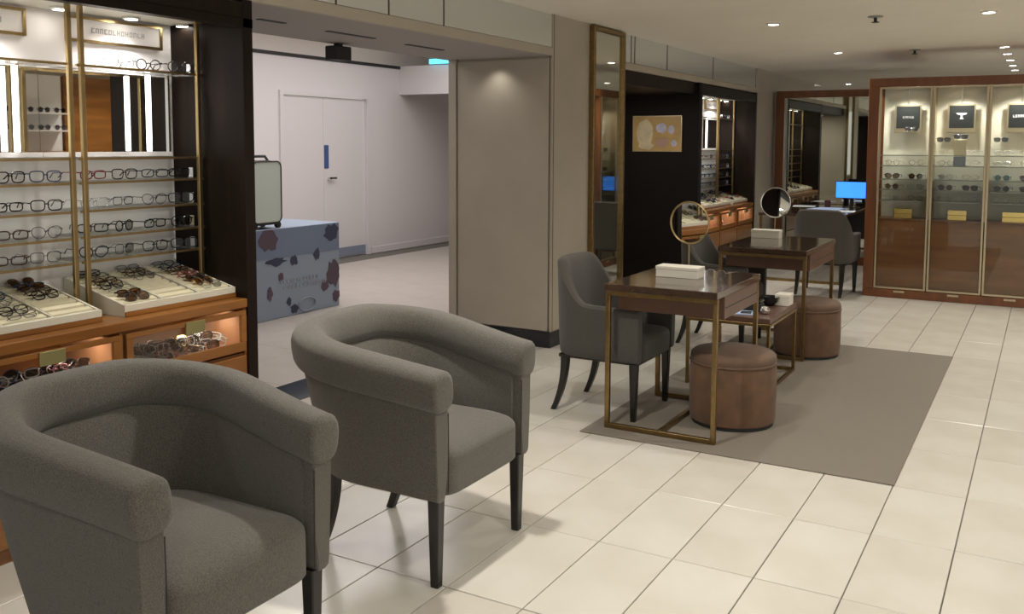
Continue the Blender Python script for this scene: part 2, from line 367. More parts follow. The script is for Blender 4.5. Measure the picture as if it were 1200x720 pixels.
LC = glass('lens_clear', (.97, .98, .98), .04, .02); LG = glass('lens_smoke', (.10, .10, .11), .12, .03); LT = glass('lens_teal', (.05, .28, .34), .12, .03); LBR = glass('lens_brown', (.26, .13, .06), .12, .03)
def place_glasses(col, shape, loc, rz, label, group, sun=None, folded=False, simple=False, tilt=0.0, scale=1.0, fall=0.0):
    th = {'gold wire': .0013, 'silver wire': .0013, 'gunmetal': .0016}.get(col, .0026)
    if sun: th = max(th, .0022)
    pr = glasses_proto(shape, FC[col], sun or LC, th, folded, simple)
    if simple:
        o = link('sunglasses' if sun else 'eyeglasses', pr[0][1], None, loc)
    else:
        o = bpy.data.objects.new('sunglasses' if sun else 'eyeglasses', None); o.empty_display_size = .03; C.objects.link(o); o.location = loc
        for nm, me in pr: link(nm, me, o)
    o.rotation_euler = (fall, tilt, rz); o.scale = (scale,)*3
    tag(o, label, 'sunglasses' if sun else 'glasses', group); return o
COLS = ['black', 'tortoise', 'dark blue', 'gold wire', 'gunmetal', 'black', 'dark red', 'silver wire', 'black', 'tortoise', 'pink']
TRC = ['black', 'gunmetal', 'tortoise', 'dark blue', 'gunmetal', 'black', 'silver wire', 'tortoise', 'dark red', 'gold wire']
SHC = ['black', 'black', 'gunmetal', 'dark blue', 'black', 'tortoise', 'silver wire']
SH = ['rectangular', 'round', 'square', 'rectangular', 'aviator', 'square', 'round']

# ------------------------------------------------------------------ wall display unit
def illegible(parent, y0, y1, z0, z1, x, m, n=9, name='lettering', seed=1, axis='y'):
    rnd = random.Random(seed); b = B(); w = (y1-y0)/n
    for k in range(n):
        a = y0+w*k+w*.12; c = a+w*.68; hz = (z1-z0)
        def q(p0, p1, q0, q1):
            if axis == 'y': b.box(x, x+.0015, p0, p1, q0, q1)
            else: b.box(p0, p1, x-.0015, x, q0, q1)
        st = rnd.choice('ohnle'); t = w*.16
        q(a, a+t, z0, z1)
        if st in 'oh' or st == 'n': q(c-t, c, z0, z1)
        if st == 'o': q(a, c, z1-hz*.2, z1); q(a, c, z0, z0+hz*.2)
        if st == 'h': q(a, c, z0+hz*.4, z0+hz*.6)
        if st == 'n': q(a, c, z1-hz*.2, z1)
        if st in 'le': q(a, c, z0, z0+hz*.2)
        if st == 'e': q(a, c, z1-hz*.2, z1); q(a, c*.5+a*.5, z0+hz*.4, z0+hz*.6)
    return obj(name, b, m, parent)
XBK, XSH = -3.65, -3.44
SHELF = [1.46, 1.36, 1.243, 1.134, 1.032]
def display_unit(Y, near):
    who = 'near wall unit' if near else 'far wall unit'
    u = thing('display_unit', ('dark framed wall display unit with brass posts beside the white passage' if near else 'dark framed wall display unit with brass posts beyond the poster panel'), 'display unit', (0, Y, 0), 0, 'wall display units')
    bays = [(.13, .73), (.79, 1.39), (1.46, 2.07)] if near else [(.13, .73), (.79, 1.39), (1.46, 2.07)]
    obj('back_panel', B().box(XBK-.02, XBK, 0.03, 2.09, .8, 2.12), M['white'], u, label='white back panel')
    obj('header', B().box(XBK-.02, XL+.004, 0, 2.15, 2.085, 2.156, .003), M['dark'], u, label='dark header board')
    obj('header_fascia', B().box(XL-.05, XL+.006, 0, 2.15, 2.045, 2.085), M['dark'], u)
    obj('end_panel', B().box(XBK-.02, XL+.006, 2.09, 2.15, 0, 2.17, .003), M['dark'], u, label='dark wenge end panel')
    obj('end_panel', B().box(XBK-.02, XL+.006, 0, .05, 0, 2.17, .003), M['dark'], u)
    obj('soffit_strip', B().box(XBK, XBK+.34, .05, 2.09, 2.078, 2.084), M['greyp2'], u)
    obj('back_panel_cover', B().box(XBK-.4, XL-.02, 2.15, 2.17, 0, 2.17), M['dark'], u) if near else None
    for y in (.11, .75, 1.405, 1.46, 2.06):
        p = obj('post', B().box(XSH-.008, XSH+.010, y-.010, y+.010, .80, 2.085, .002), M['brass'], u, label='brass post')
    for bi, (y0, y1) in enumerate(bays):
        for k, z in enumerate(SHELF+[1.843]):
            s = obj('shelf', B().box(XBK, XSH-.004, y0, y1, z-.008, z), M['shelfglass'], u, label='glass shelf with brass edge')
            obj('shelf_edge', B().box(XSH-.010, XSH, y0-.02, y1+.015, z-.009, z+.001), M['brass'], s)
    # lamps in the header
    for y in (.12, .50, .80, 1.12, 1.445, 1.79, 2.10-.0):
        yy = min(y, 2.07)
        s = obj('spot_ring', B().lathe([(.040, 2.078), (.040, 2.070), (.028, 2.066), (.028, 2.078)], -3.545, yy, 20), M['silver'], u, True)
        obj('bulb', B().lathe([(.026, 2.074), (.026, 2.066)], -3.545, yy, 16), M['lamp'], s)
    for y in (.45, 1.10, 1.77):
        light('shelf_spot', 'SPOT', (-3.50, Y+y, 2.05), 15 if near else 24, (1, .93, .90), .03, spot=135, blend=.8)
    # signs at the top of each bay
    for bi, (y0, y1) in enumerate(bays[:] if near else bays[1:]):
        kk = ['left', 'middle', 'right'][bi if near else bi+1]
        s = thing('sign_board', f'white brass framed sign with grey lettering, top of {kk} bay, {who}', 'sign', (XBK, Y+(y0+y1)/2+.015, 1.955), 0, 'shelf signs')
        w = .235
        obj('face', B().box(.001, .018, -w, w, .012, .098), M['plasticw'] if False else M['white'], s)
        for (a, c, d, e) in ((-w-.01, -w+.004, 0, .11), (w-.004, w+.01, 0, .11)): obj('frame_side', B().box(0, .024, a, c, d, e), M['brass'], s)
        for (d, e) in ((0, .012), (.098, .11)): obj('frame_side', B().box(0, .024, -w, w, d, e), M['brass'], s)
        illegible(s, -.13, .15, .044, .066, .018, M['softgrey'], 13 if kk == 'right' else 9, seed=bi+3)
    # lit vanity mirrors behind the upper shelves
    for bi, (ma, mb, tb) in enumerate(((.25, .66, .22), (.64+.66, 2.06, 1.83)) if near else ((.80, 1.38, .9), (1.46, 2.06, 1.83))):
        kk = ('left of the twin posts', 'right of the twin posts')[bi]
        if near and bi == 0: ma, mb = 1.30, 1.40
        if near and bi == 1: ma, mb, tb = 1.40, 2.06, 1.885
        if near and bi == 0: ma, mb, tb = .80, 1.398, 1.272
        mi = thing('vanity_mirror', f'wide shelf mirror with upright light tube, {kk}, {who}', 'mirror', (XBK, Y, 0), 0, 'lit shelf mirrors')
        y00 = ma; yb_ = 1.30 if (near and bi == 0) else mb-.012
        obj('mirror_glass', B().box(.002, .012, y00, mb, 1.482, 1.832), M['mirror'], mi)
        obj('frame_bar', B().box(0.012, .022, yb_, yb_+.010, 1.482, 1.84), M['brass'] if bi == 0 else M['silver'], mi)
        obj('frame_bar', B().box(0, .03, ma, mb, 1.462, 1.482), M['white'], mi)
        for q in (tb,):
            obj('light_tube', B().lathe([(.011, 1.485), (.012, 1.49), (.012, 1.825), (.011, 1.83)], .085 if bi else .055, q, 14), M['tube'], mi, True)
    # counter cabinet
    ct = thing('counter_cabinet', ('warm wood counter with glazed drawers below the near eyewear shelves' if near else 'warm wood counter with glazed drawers in the far display unit'), 'cabinet', (0, Y, 0), 0, 'wood counters')
    cx1 = XL-.012
    obj('worktop', B().box(XBK, XL+.004, .05, 2.09, .768, .81, .004), M['wood'], ct)
    obj('carcass_back', B().box(XBK, XBK+.03, .05, 2.09, 0, .768), M['wood'], ct)
    obj('plinth', B().box(XBK+.03, cx1-.02, .05, 2.09, 0, .06), M['woodx'], ct)
    obj('drawer_shelf', B().box(XBK+.03, cx1, .05, 2.09, .54, .556), M['wood'], ct)
    ds = [(.05, .75), (.75, 1.415), (1.415, 2.09)]
    for y in (.05, .745, 1.41, 2.075): obj('divider', B().box(XBK+.03, cx1+.004, y, y+.015, .06, .768), M['wood'], ct)
    for di, (a, c) in enumerate(ds):
        a2, c2 = a+.02, c-.01; z0, z1 = .568, .757
        d = obj('drawer_tray', B().box(XBK+.10, cx1-.01, a2+.002, c2-.002, z0, z0+.012), M['orangewood'], ct)
        obj('tray_side', B().box(XBK+.10, cx1-.01, c2-.012, c2-.002, z0+.012, z1-.012), M['orangewood'], d)
        obj('tray_side', B().box(XBK+.10, cx1-.01, a2+.002, a2+.012, z0+.012, z1-.012), M['orangewood'], d)
        obj('tray_back', B().box(XBK+.10, XBK+.11, a2+.012, c2-.012, z0+.012, z1-.012), M['wood'], d)
        f = obj('drawer_front', B().box(cx1, cx1+.016, a2, c2, z0, z0+.045, .002).box(cx1, cx1+.016, a2, c2, z1-.022, z1, .002).box(cx1, cx1+.016, a2, a2+.03, z0+.045, z1-.022).box(cx1, cx1+.016, c2-.03, c2, z0+.045, z1-.022), M['wood'], ct, label='glazed drawer front')
        obj('pane', B().box(cx1+.005, cx1+.009, a2+.03, c2-.03, z0+.045, z1-.022), M['glass'], f)
        ym = (a2+c2)/2
        obj('label_plate', B().box(cx1+.016, cx1+.024, ym-.03, ym+.075, z1-.055, z1-.002, .002), M['plateg'], f)
        for (za, zb) in ((.312, .545), (.068, .30)):
            g = obj('drawer', B().box(cx1, cx1+.014, a2, c2, za, zb, .003), M['wood'], ct, label='plain wooden drawer')
            obj('lock', B().lathe([(.009, 0), (.009, .004), (.006, .006)], n=12), M['silver'], g).matrix_local = Matrix.Translation((cx1+.014, c2-.10, zb-.08)) @ Matrix.Rotation(math.pi/2, 4, 'Y')
        light('drawer_lamp', 'AREA', (XBK+.36, Y+c2-.12, .748), 0.45 if near else 0.6, (1, .88, .74), .04, sy=.14)
    # sloping trays on the worktop
    tb = [(.13, .73), (.78, 1.38), (1.49, 2.09)]
    for ti, (a, c) in enumerate(tb):
        kk = ['left', 'middle', 'right'][ti]
        tr = thing('eyewear_tray', f'cream sloping eyewear tray with slots, {kk} one on the counter, {who}', 'tray', (0, Y, 0), 0, 'sloping eyewear trays')
        c = min(c, 2.088); zf, zk = .852, .940; xf, xk = -3.255, XBK+.004
        zz = lambda x: zf+(zk-zf)*(xf-x)/(xf-xk)
        b = B(); b.add([(xf, a, .8105), (xk, a, .8105), (xk, a, zk-.035), (xf, a, zf-.022), (xf, c, .8105), (xk, c, .8105), (xk, c, zk-.035), (xf, c, zf-.022)], [(0, 1, 2, 3), (4, 7, 6, 5), (0, 3, 7, 4), (1, 5, 6, 2), (3, 2, 6, 7), (0, 4, 5, 1)])
        obj('wedge_base', b, M['tray'], tr)
        obj('front_strip', B().box(xf, xf+.008, a, c, .811, zf-.022, .001), M['wood'], tr, label='wooden strip along the tray front')
        b = B(); g = .0005; b.add([(xf, a, zf-.022+g), (xk, a, zk-.035+g), (xk, a, zk-.012), (xf, a, zf-.012), (xf, c, zf-.022+g), (xk, c, zk-.035+g), (xk, c, zk-.012), (xf, c, zf-.012)], [(0, 1, 2, 3), (4, 7, 6, 5), (0, 3, 7, 4), (1, 5, 6, 2), (3, 2, 6, 7), (0, 4, 5, 1)])
        obj('tray_bed', b, M['tray'], tr)
        def slant(x0, x1, y0, y1, h0, h1):
            bb = B(); v = [(x, y, zz(x)+h) for h in (h0, h1) for y in (y0, y1) for x in (x0, x1)]
            return bb.add(v, [(0, 2, 3, 1), (4, 5, 7, 6), (0, 1, 5, 4), (2, 6, 7, 3), (0, 4, 6, 2), (1, 3, 7, 5)])
        for (y0, y1) in ((a, a+.010), (c-.010, c), (a+(c-a)/3-.004, a+(c-a)/3+.004), (a+(c-a)*2/3-.004, a+(c-a)*2/3+.004)): obj('long_divider', slant(xk, xf, y0, y1, -.012, .006), M['tray'], tr)
        for (x0, x1) in ((xf-.010, xf+.003), (xk, xk+.01)): obj('tray_rim', slant(x0, x1, a-.0015, c+(.0015 if c < 2.085 else 0), -.020, .006), M['tray'], tr)
        R = 7; st = (xf-xk-.02)/R
        for r in range(R):
            for q in range(3):
                y0 = a+(c-a)*q/3+.012; y1 = a+(c-a)*(q+1)/3-.012; xa = xf-.012-st*(r+1); xm = xa+st*.42
                xq = xa+st*.62; bb = slant(xa+.001, xq, y0, y1, -.012, .003)
                obj('slot_cushion', bb, M['cushion'], tr)
                empty_slot = (q == 1 and r < 3 and ti == 2) or (q == 2 and r < 3 and ti == 1) or (q == 1 and r == 3 and ti == 2)
                if empty_slot or (near and ti == 0 and q < 2) or (not near and ti == 0): continue
                col = random.choice(TRC); sh = random.choice(SH)
                sun = random.choice([None, None, None, LBR]) if near else random.choice([None, None, LG])
                colq = ['left', 'middle', 'right'][q]
                place_glasses(col, sh, (xa+st*.66, Y+(y0+y1)/2+random.uniform(-.006, .006), zz(xa+st*.6)+.005), random.uniform(-.06, .06),
                    f'{col} {sh} glasses, {colq} column, {ORD[r]} row from front, {kk} tray, {who}', 'glasses lying in the trays', sun, True, not near, tilt=-.75, scale=.92)
    # glasses on the shelves
    for bi, (y0, y1) in enumerate(bays):
        kk = ['left', 'middle', 'right'][bi]
        if bi == 0: continue
        for k, z in enumerate(SHELF+[1.843]):
            n = 4
            if k == 0: continue
            for q in range(n):
                if near and bi == 1 and q < 1: continue
                if k == 5 and (q in (0,) or bi == 1): continue
                y = y0+.075+(y1-y0-.15)*q/(n-1)
                pale = (k == 4 and bi == 2) or (k == 5 and q < 2)
                col = random.choice(['gunmetal', 'silver wire', 'gunmetal', 'black'] if pale else SHC); sh = random.choice(SH[:6])
                if k == 5: col, sh = [('silver wire', 'aviator'), ('pale crystal', 'rectangular'), ('black', 'round'), ('black', 'round')][q]
                if k == 1 and q == 0 and bi == 2: col, sh = 'dark red', 'rectangular'
                nm = 'top shelf' if k == 5 else f'{ORD[k-1]} shelf below mirror'
                place_glasses(col, sh, (XSH-.045+random.uniform(-.02, .006), Y+y, z+.004), random.uniform(-.45, .35),
                    f'{col} {sh} glasses, {ORD[q]} from left, {nm}, {kk} bay, {who}', 'glasses standing on the wall shelves', None, False, not near, scale=1.0)
    # clear acrylic price holders at the shelf ends
    for k, z in enumerate(SHELF[1:]+[1.843]):
        h = thing('price_holder', f'small clear price tag holder at right end of {ORD[k] if k < 4 else "top"} shelf, {who}', 'holder', (XSH-.07, Y+2.072, z), 0, 'clear price tag holders')
        obj('foot', B().box(-.016, .016, -.005, .005, 0, .004), M['silver'], h)
        obj('card', B().box(-.012, .012, -.003, .001, .004, .048), M['paper'] if k != 2 else M['cushion'], h)
    return u
display_unit(1.0, True)
display_unit(8.5+1.0, False)
# glasses heaped in the glazed drawers of the near counter
PILE = [('pink', 'tortoise', 'gold wire', 'dark red', 'pale crystal', 'tortoise', 'pink', 'gold wire', 'pale crystal', 'silver wire', 'tortoise', 'pale crystal'),
        ('black', 'dark red', 'pale crystal', 'dark blue', 'pink', 'pale crystal', 'black', 'dark blue', 'pink', 'tortoise', 'black', 'gunmetal')]
for di, (a, c) in enumerate(((2.48, 3.01), (1.84, 2.36))):
    for k in range(36):
        col = PILE[di][k % 12]; sh = SH[(k*3) % 7]; row, lay = k % 12, k//12
        up = (0, .0, .035)[lay]
        y = a+.04+(c-a-.10)*row/11; x = -3.255-.085*(lay % 2)-(.04 if lay == 2 else 0)+random.uniform(-.008, .008)
        nm = 'right' if di == 0 else 'left'
        place_glasses(col, sh, (x, y, .586+.012*((row) % 2)+up), random.uniform(-.8, .8), f'{col} {sh} glasses, {ORD[row]} from left, {["front", "back", "upper"][lay]} row inside {nm} glazed drawer, near counter',
                      'glasses heaped in glazed drawers', [None, LBR, None, LG][k % 4] if di else [None, LBR, None][k % 3], True, False, tilt=random.uniform(-.9, -.1), scale=.95, fall=random.uniform(-.25, .25))

for k in range(20):
    row = k % 10; dr_ = k//10; a = 9.5+.12+.67*dr_+.055*row
    place_glasses(['pale crystal', 'tortoise', 'pink', 'gold wire'][k % 4], SH[k % 7], (-3.27-.03*(k % 2), a+.5*.0, .590), random.uniform(-.6, .6), f'{["pale crystal", "tortoise", "pink", "gold wire"][k % 4]} glasses, {ORD[row]} from left inside {["left", "middle"][dr_]} glazed drawer, far counter',
                  'glasses in the far glazed drawers', None, True, True, tilt=-.5)
# dark panel of the passage with the gold poster
pn = struct('wall_passage_end', B().box(XB, XL+.006, 9.44, 9.50, 0, 2.17), M['darkm'])
ps = thing('poster', 'gold toned framed poster with a pale face on dark passage wall', 'poster', (-3.62, 9.44, 1.0))
def yfit(px, py, Y):
    d = w_+((px-600)/FPX)*r_-((py-CY)/FPX)*u_; t = Y/d.y; return d.x*t, H+d.z*t
(pxa, pza), (pxb, pzb) = yfit(743, 137, 9.43), yfit(798, 177, 9.43)
ps.location = ((pxa+pxb)/2, 9.44, pzb); W, HH = (pxb-pxa)/2, (pza-pzb)
obj('frame', B().box(-W-.01, W+.01, -.022, 0, -.01, HH+.01, .003), M['pale'], ps)
obj('print', B().box(-W, W, -.024, -.020, 0, HH), M['goldposter'], ps)
def blob(name, cx, cz, rx, rz, m, seed, y=-.0245, jag=.18):
    rnd = random.Random(seed); n = 14; b = B()
    pts = [(cx+rx*(1+rnd.uniform(-jag, jag))*math.cos(2*math.pi*k/n), cz+rz*(1+rnd.uniform(-jag, jag))*math.sin(2*math.pi*k/n)) for k in range(n)]
    v = [(p[0], y, p[1]) for p in pts]+[(p[0], y+.001, p[1]) for p in pts]
    b.add(v, [tuple(range(n)), tuple(range(n, 2*n))[::-1]]+[(i, (i+1) % n, (i+1) % n+n, i+n) for i in range(n)])
    return obj(name, b, m, ps)
blob('printed_face', -W*.50, HH*.50, W*.36, HH*.42, M['posterpale'], 1, jag=.08)
blob('printed_neck', -W*.45, HH*.16, W*.30, HH*.14, M['posterpale'], 2, -.0242)
blob('printed_patch', W*.20, HH*.66, W*.22, HH*.15, M['posterblue'], 3)
blob('printed_patch', W*.60, HH*.62, W*.14, HH*.12, M['posterblue'], 4)
blob('printed_patch', W*.22, HH*.22, W*.28, HH*.13, M['posterrose'], 5)
blob('printed_patch', W*.72, HH*.22, W*.12, HH*.10, M['posterblue'], 6)
illegible(ps, -W*.02, W*.5, HH*.34, HH*.40, -.0245, M['posterrose'], 6, seed=3, axis='x')

# ------------------------------------------------------------------ cabinets with glazed doors at the back
def glazed_cabinet(loc, rz, nb, who, sideface=False):
    k = thing('glazed_cabinet', who, 'cabinet', loc, rz)
    bw = .4905; W = nb*bw; D = .42
    obj('top_rail', B().box(-.10, W+(.03 if sideface else .10), 0, D, 2.105, 2.19, .004), M['redwood'], k)
    obj('bottom_rail', B().box(-.10, W+(.03 if sideface else .10), 0, D, 0, .085, .004), M['redwood'], k)
    obj('side_post', B().box(-.10, -.002, 0, D if sideface else .05, .085, 2.105, .003), M['redwood'], k)
    if not sideface:
        obj('side_pane', B().box(-.06, -.054, .05, D-.06, .80, 2.105), M['doorglass'], k)
        obj('side_panel', B().box(-.09, -.03, .05, D-.06, .085, .795, .003), M['woodx'], k)
    obj('side_post', B().box(W+.002, W+(.03 if sideface else .10), 0, D, .085, 2.105, .003), M['redwood'], k)
    obj('back_board', B().box(0, W, D-.06, D-.02, .085, 2.105), M['greyp2'], k)
    for q in range(nb):
        x0 = q*bw; x1 = x0+bw
        d = obj('door', B().box(x0+.004, x0+.024, -.004, .016, .09, 2.10, .002).box(x1-.024, x1-.004, -.004, .016, .09, 2.10, .002).box(x0+.024, x1-.024, -.004, .016, .09, .108).box(x0+.024, x1-.024, -.004, .016, 2.085, 2.10), M['pale'], k, label='brass framed glass door')
        obj('pane', B().box(x0+.024, x1-.024, .004, .008, .108, 2.085), M['doorglass'], d)
        obj('lock_plate', B().box((x0+x1)/2-.05, (x0+x1)/2+.05, -.006, -.002, .055, .075, .001), M['pale'], d)
        obj('lower_panel', B().box(x0+.012, x1-.012, .03, .05, .10, .775, .003), M['woodx'], k, label='wooden lower panel')
        obj('sill', B().box(x0+.006, x1-.006, .02, D-.06, .775, .795, .002), M['redwood'], k)
        obj('divider', B().box(x0-.008, x0+.008, .02, D-.06, .795, 2.105), M['pale'], k) if q else None
        for z in (1.43, 1.325, 1.19, 1.085, .975):
            s = obj('shelf', B().box(x0+.010, x1-.010, .06, D-.06, z-.007, z), M['shelfglass'], k)
            obj('shelf_edge', B().box(x0+.010, x1-.010, .056, .060, z-.008, z+.001), M['edgegrey'], s)
        for xx in (x0+.16, x1-.16):
            s = obj('spot_ring', B().lathe([(.025, 2.104), (.025, 2.098), (.018, 2.096), (.018, 2.104)], xx, .16, 14), M['silver'], k, True)
            obj('bulb', B().lathe([(.017, 2.102), (.017, 2.095)], xx, .16, 12), M['lamp'], s)
        m3 = Matrix.Rotation(rz, 4, 'Z'); p = Vector(loc)+(m3 @ Vector(((x0+x1)/2, .17, 2.07)))
        light('cabinet_spot', 'SPOT', p, 27, (1, .95, .87), .03, spot=130, blend=.8)
    return k, bw, D
CX, CYY = -1.49, 9.95
k1, bw, cD = glazed_cabinet((CX, CYY, 0), 0, 5, 'long red-brown wooden cabinet with tall brass framed glass doors at the back')
k2, _, _ = glazed_cabinet((CX-.10, CYY+1.435, 0), -math.pi/2, 2, 'return side of the glazed cabinet, facing the wood framed mirror', True)
def frame_picture(x, y, z, label, mark, rz=0):
    t = thing('framed_sign', label, 'sign', (x, y, z), rz, 'black framed signs in the glazed cabinet')
    obj('frame', B().box(-.125, .125, .0, .014, -.045, .235, .002), M['pale'], t)
    obj('print', B().box(-.110, .110, -.003, .0, .0, .220), M['picture'], t)
    if mark == 0: illegible(t, -.05, .055, .100, .120, -.003, M['softgrey'], 5, seed=5, axis='x')
    if mark == 1:
        b = B().box(-.045, .045, -.0045, -.003, .138, .146).box(-.03, .03, -.0045, -.003, .130, .1378).box(-.008, .008, -.0045, -.003, .095, .1298).box(-.018, .018, -.0045, -.003, .089, .0948)
        obj('emblem', b, M['paper'], t)
    if mark == 2: illegible(t, -.075, .095, .100, .124, -.003, M['paper'], 8, seed=9, axis='x')
    obj('hanger', B().box(-.003, .003, .002, .006, .235, 2.10-z), M['silver'], t)
for q in range(5):
    xc = CX+bw*(q+.5)+.0
    who = ['left', 'middle', 'right', 'fourth', 'fifth'][q]
    frame_picture(xc-.01+(.03 if q == 2 else 0), CYY+.30, 1.70, ['black framed sign with tiny pale word, left glazed bay', 'black framed sign with a T shaped emblem, middle glazed bay', 'black framed sign with wide pale word, right glazed bay', 'black framed sign in fourth glazed bay, outside photograph', 'black framed sign in fifth glazed bay, outside photograph'][q], q % 3)
    p = thing('brass_plate', f'small glowing brass name block on the sill of {who} glazed bay', 'plate', (xc+.0, CYY+.10, .795), 0, 'brass blocks on the cabinet sills')
    w = .085 if q != 2 else .10
    obj('block', B().box(-w, w, 0, .02, 0, .10, .003), M['goldp'], p)
    obj('groove', B().box(-w+.004, w-.004, -.001, .001, .048, .053), M['abrass'], p)
    for k, z in enumerate((1.43, 1.325, 1.19, 1.085, .975)):
        if q > 2: break
        for j in range(2):
            dark = (q == 0 and (k == 2 or (k == 3 and j == 0))) or (q == 1 and k == 3) or (q == 2 and k in (2, 3))
            col = 'teal' if (q == 2 and k == 2 and j == 0) else random.choice(['tortoise', 'black', 'dark red'] if dark else ['gold wire', 'silver wire', 'pale crystal'])
            if k == 0 and q == 0: continue
            sun = (LT if col == 'teal' else (LBR if q == 0 else LG)) if dark else None
            place_glasses(col, random.choice(SH), (xc-.115+.22*j, CYY+.10, z+.004), -math.pi/2+random.uniform(-.15, .15),
                f'{col} {"sunglasses" if sun else "glasses"}, {["left", "right"][j]} pair, {ORD[k]} shelf down, {who} glazed bay', 'eyewear in the glazed cabinet', sun, False, True, scale=1.12)
for (q, x, z, c, lb) in ((0, .03, 1.668, 'black', 'dark sunglasses hanging under the sign in left glazed bay'), (1, -.15, 1.56, 'tortoise', 'small brown glasses near the left edge of middle glazed bay'), (1, .0, 1.59, 'dark blue', 'dark glasses on the cream block in middle glazed bay'), (2, -.14, 1.56, 'gunmetal', 'small glasses high in right glazed bay')):
    g = place_glasses(c, 'square', (CX+bw*(q+.5)+x, CYY+(.27 if q == 0 else .16), z), -math.pi/2, lb, 'eyewear in the glazed cabinet', LG, True, True)
    if not (q == 1 and x == 0): 
        s = thing('glass_ledge', f'short glass ledge holding glasses, {"left" if q == 0 else "middle" if q == 1 else "right"} glazed bay', 'ledge', (CX+bw*(q+.5)+x, CYY+(.27 if q == 0 else .16), z-.002), 0, 'short glass ledges')
        obj('plate', B().box(-.08, .08, -.03, .36-.27 if q == 0 else .20, -.006, 0), M['shelfglass'], s)
b = thing('cream_block', 'cream display block on upper shelf of middle glazed bay', 'display block', (CX+bw*1.5, CYY+.16, 1.4305))
obj('block', B().box(-.055, .055, -.04, .04, 0, .155, .004), M['cushion'], b)
b = thing('grey_card', 'grey card standing on second shelf of middle glazed bay', 'card', (CX+bw*1.5, CYY+.12, 1.3255))
obj('card', B().box(-.055, .055, -.004, .004, 0, .095, .002), M['kick'], b)
# side face content
for q in range(2):
    yc = CYY+1.435-bw*(q+.5)
    t = thing('framed_sign', f'black framed sign in {ORD[q]} bay of the cabinet return side', 'sign', (CX-.10+.30, yc, 1.70), -math.pi/2)
    obj('frame', B().box(-.125, .125, 0, .014, -.045, .235, .002), M['pale'], t); obj('print', B().box(-.110, .110, -.003, 0, 0, .22), M['picture'], t)
    obj('emblem', B().box(-.02, .02, -.0045, -.003, .13, .142), M['paper'], t)
    for k, z in enumerate((1.43, 1.19, 1.085)):
        for j in range(2):
            place_glasses(['black', 'tortoise', 'gunmetal'][k], 'square', (CX-.10+.10, yc-.11+.22*j, z+.004), math.pi, f'{["black", "tortoise", "gunmetal"][k]} sunglasses, {["near", "far"][j]} one, {ORD[q]} bay of cabinet return side', 'eyewear in the cabinet return side', LG, False, True)

# wood framed mirror on the far partition
YM = 12.45
struct('wall_back', B().box(XL, -1.2, YM+.05, YM+.15, 0, 2.22), M['beige'])
struct('wall_back_end', B().box(-7, 3.2, 17.6, 17.8, 0, 2.6), M['ceil'])
mr = thing('wall_mirror', 'large wood framed mirror on the far partition behind the desk', 'mirror', (-2.2, YM, 0))
mx0 = yfit(908, 200, YM)[0]+2.2; mz1 = yfit(960, 106, YM)[1]
obj('frame_stile', B().box(mx0, mx0+.11, -.02, .05, 0, mz1, .004), M['redwood'], mr)
obj('frame_stile', B().box(.95, 1.06, -.02, .05, 0, mz1, .004), M['redwood'], mr)
obj('frame_rail', B().box(mx0+.11, .95, -.02, .05, mz1-.09, mz1, .004), M['redwood'], mr)
obj('frame_rail', B().box(mx0+.11, .95, -.02, .05, 0, .10, .004), M['redwood'], mr)
obj('mirror_glass', B().box(mx0+.11, .95, .01, .03, .10, mz1-.09), M['smoke'], mr)

# ------------------------------------------------------------------ seats
def upath(w, xf, xb, rad, n=10):
    # U in plan, open to +x: left front -> back -> right front, with outward normals
    P = []
    ns = 8
    for k in range(ns): P.append((xf+(xb+rad-xf)*k/ns, -w))
    for k in range(n+1):
        a = math.pi/2*k/n; e = .82
        P.append((xb+rad-rad*math.sin(a)**e, -w+rad-rad*math.cos(a)**e))
    Q = [(x, -y) for x, y in P[::-1]]
    m = 2 if w-rad > .01 else 0
    for k in range(1, m+1): P.append((xb, (-w+rad)+(2*(w-rad))*k/(m+1)))
    P = P+(Q if m else Q[1:])
    R = []
    for i, (x, y) in enumerate(P):
        a = P[max(i-1, 0)]; c = P[min(i+1, len(P)-1)]; tx, ty = c[0]-a[0], c[1]-a[1]; l = math.hypot(tx, ty)
        R.append((x, y, ty/l, -tx/l))
    # make normals point outward
    if R[0][3] > 0: R = [(x, y, -nx, -ny) for x, y, nx, ny in R]
    L = [0]
    for i in range(1, len(R)): L.append(L[-1]+math.hypot(R[i][0]-R[i-1][0], R[i][1]-R[i-1][1]))
    return [(x, y, nx, ny, L[i]/L[-1]) for i, (x, y, nx, ny) in enumerate(R)]
def sweep(path, sec, endround=None):
    rs = []
    def ring(p, shrink, dx):
        x, y, nx, ny, s = p; pts = sec(s, x)
        cx = sum(q[0] for q in pts)/len(pts); cz = sum(q[1] for q in pts)/len(pts)
        return [(x+dx+nx*(cx+(o-cx)*shrink), y+ny*(cx+(o-cx)*shrink), cz+(z-cz)*shrink) for o, z in pts]
    if endround:
        for (sh, d) in endround: rs.append(ring(path[0], sh, d))
    for p in path[1 if endround else 0:-1 if endround else None]: rs.append(ring(p, 1, 0))
    if endround:
        for (sh, d) in endround[::-1]: rs.append(ring(path[-1], sh, d))
    return B().rings(rs)
def superell(cx, cz, a, c, n=20, e=.75, rot=0):
    o = []
    for k in range(n):
        t = 2*math.pi*k/n; x = a*math.copysign(abs(math.cos(t))**e, math.cos(t)); z = c*math.copysign(abs(math.sin(t))**e, math.sin(t))
        o.append((cx+x*math.cos(rot)-z*math.sin(rot), cz+x*math.sin(rot)+z*math.cos(rot)))
    return o
def lin(s):   # 0 at arm fronts, 1 at the back
    return min(1, 1-abs(2*s-1))
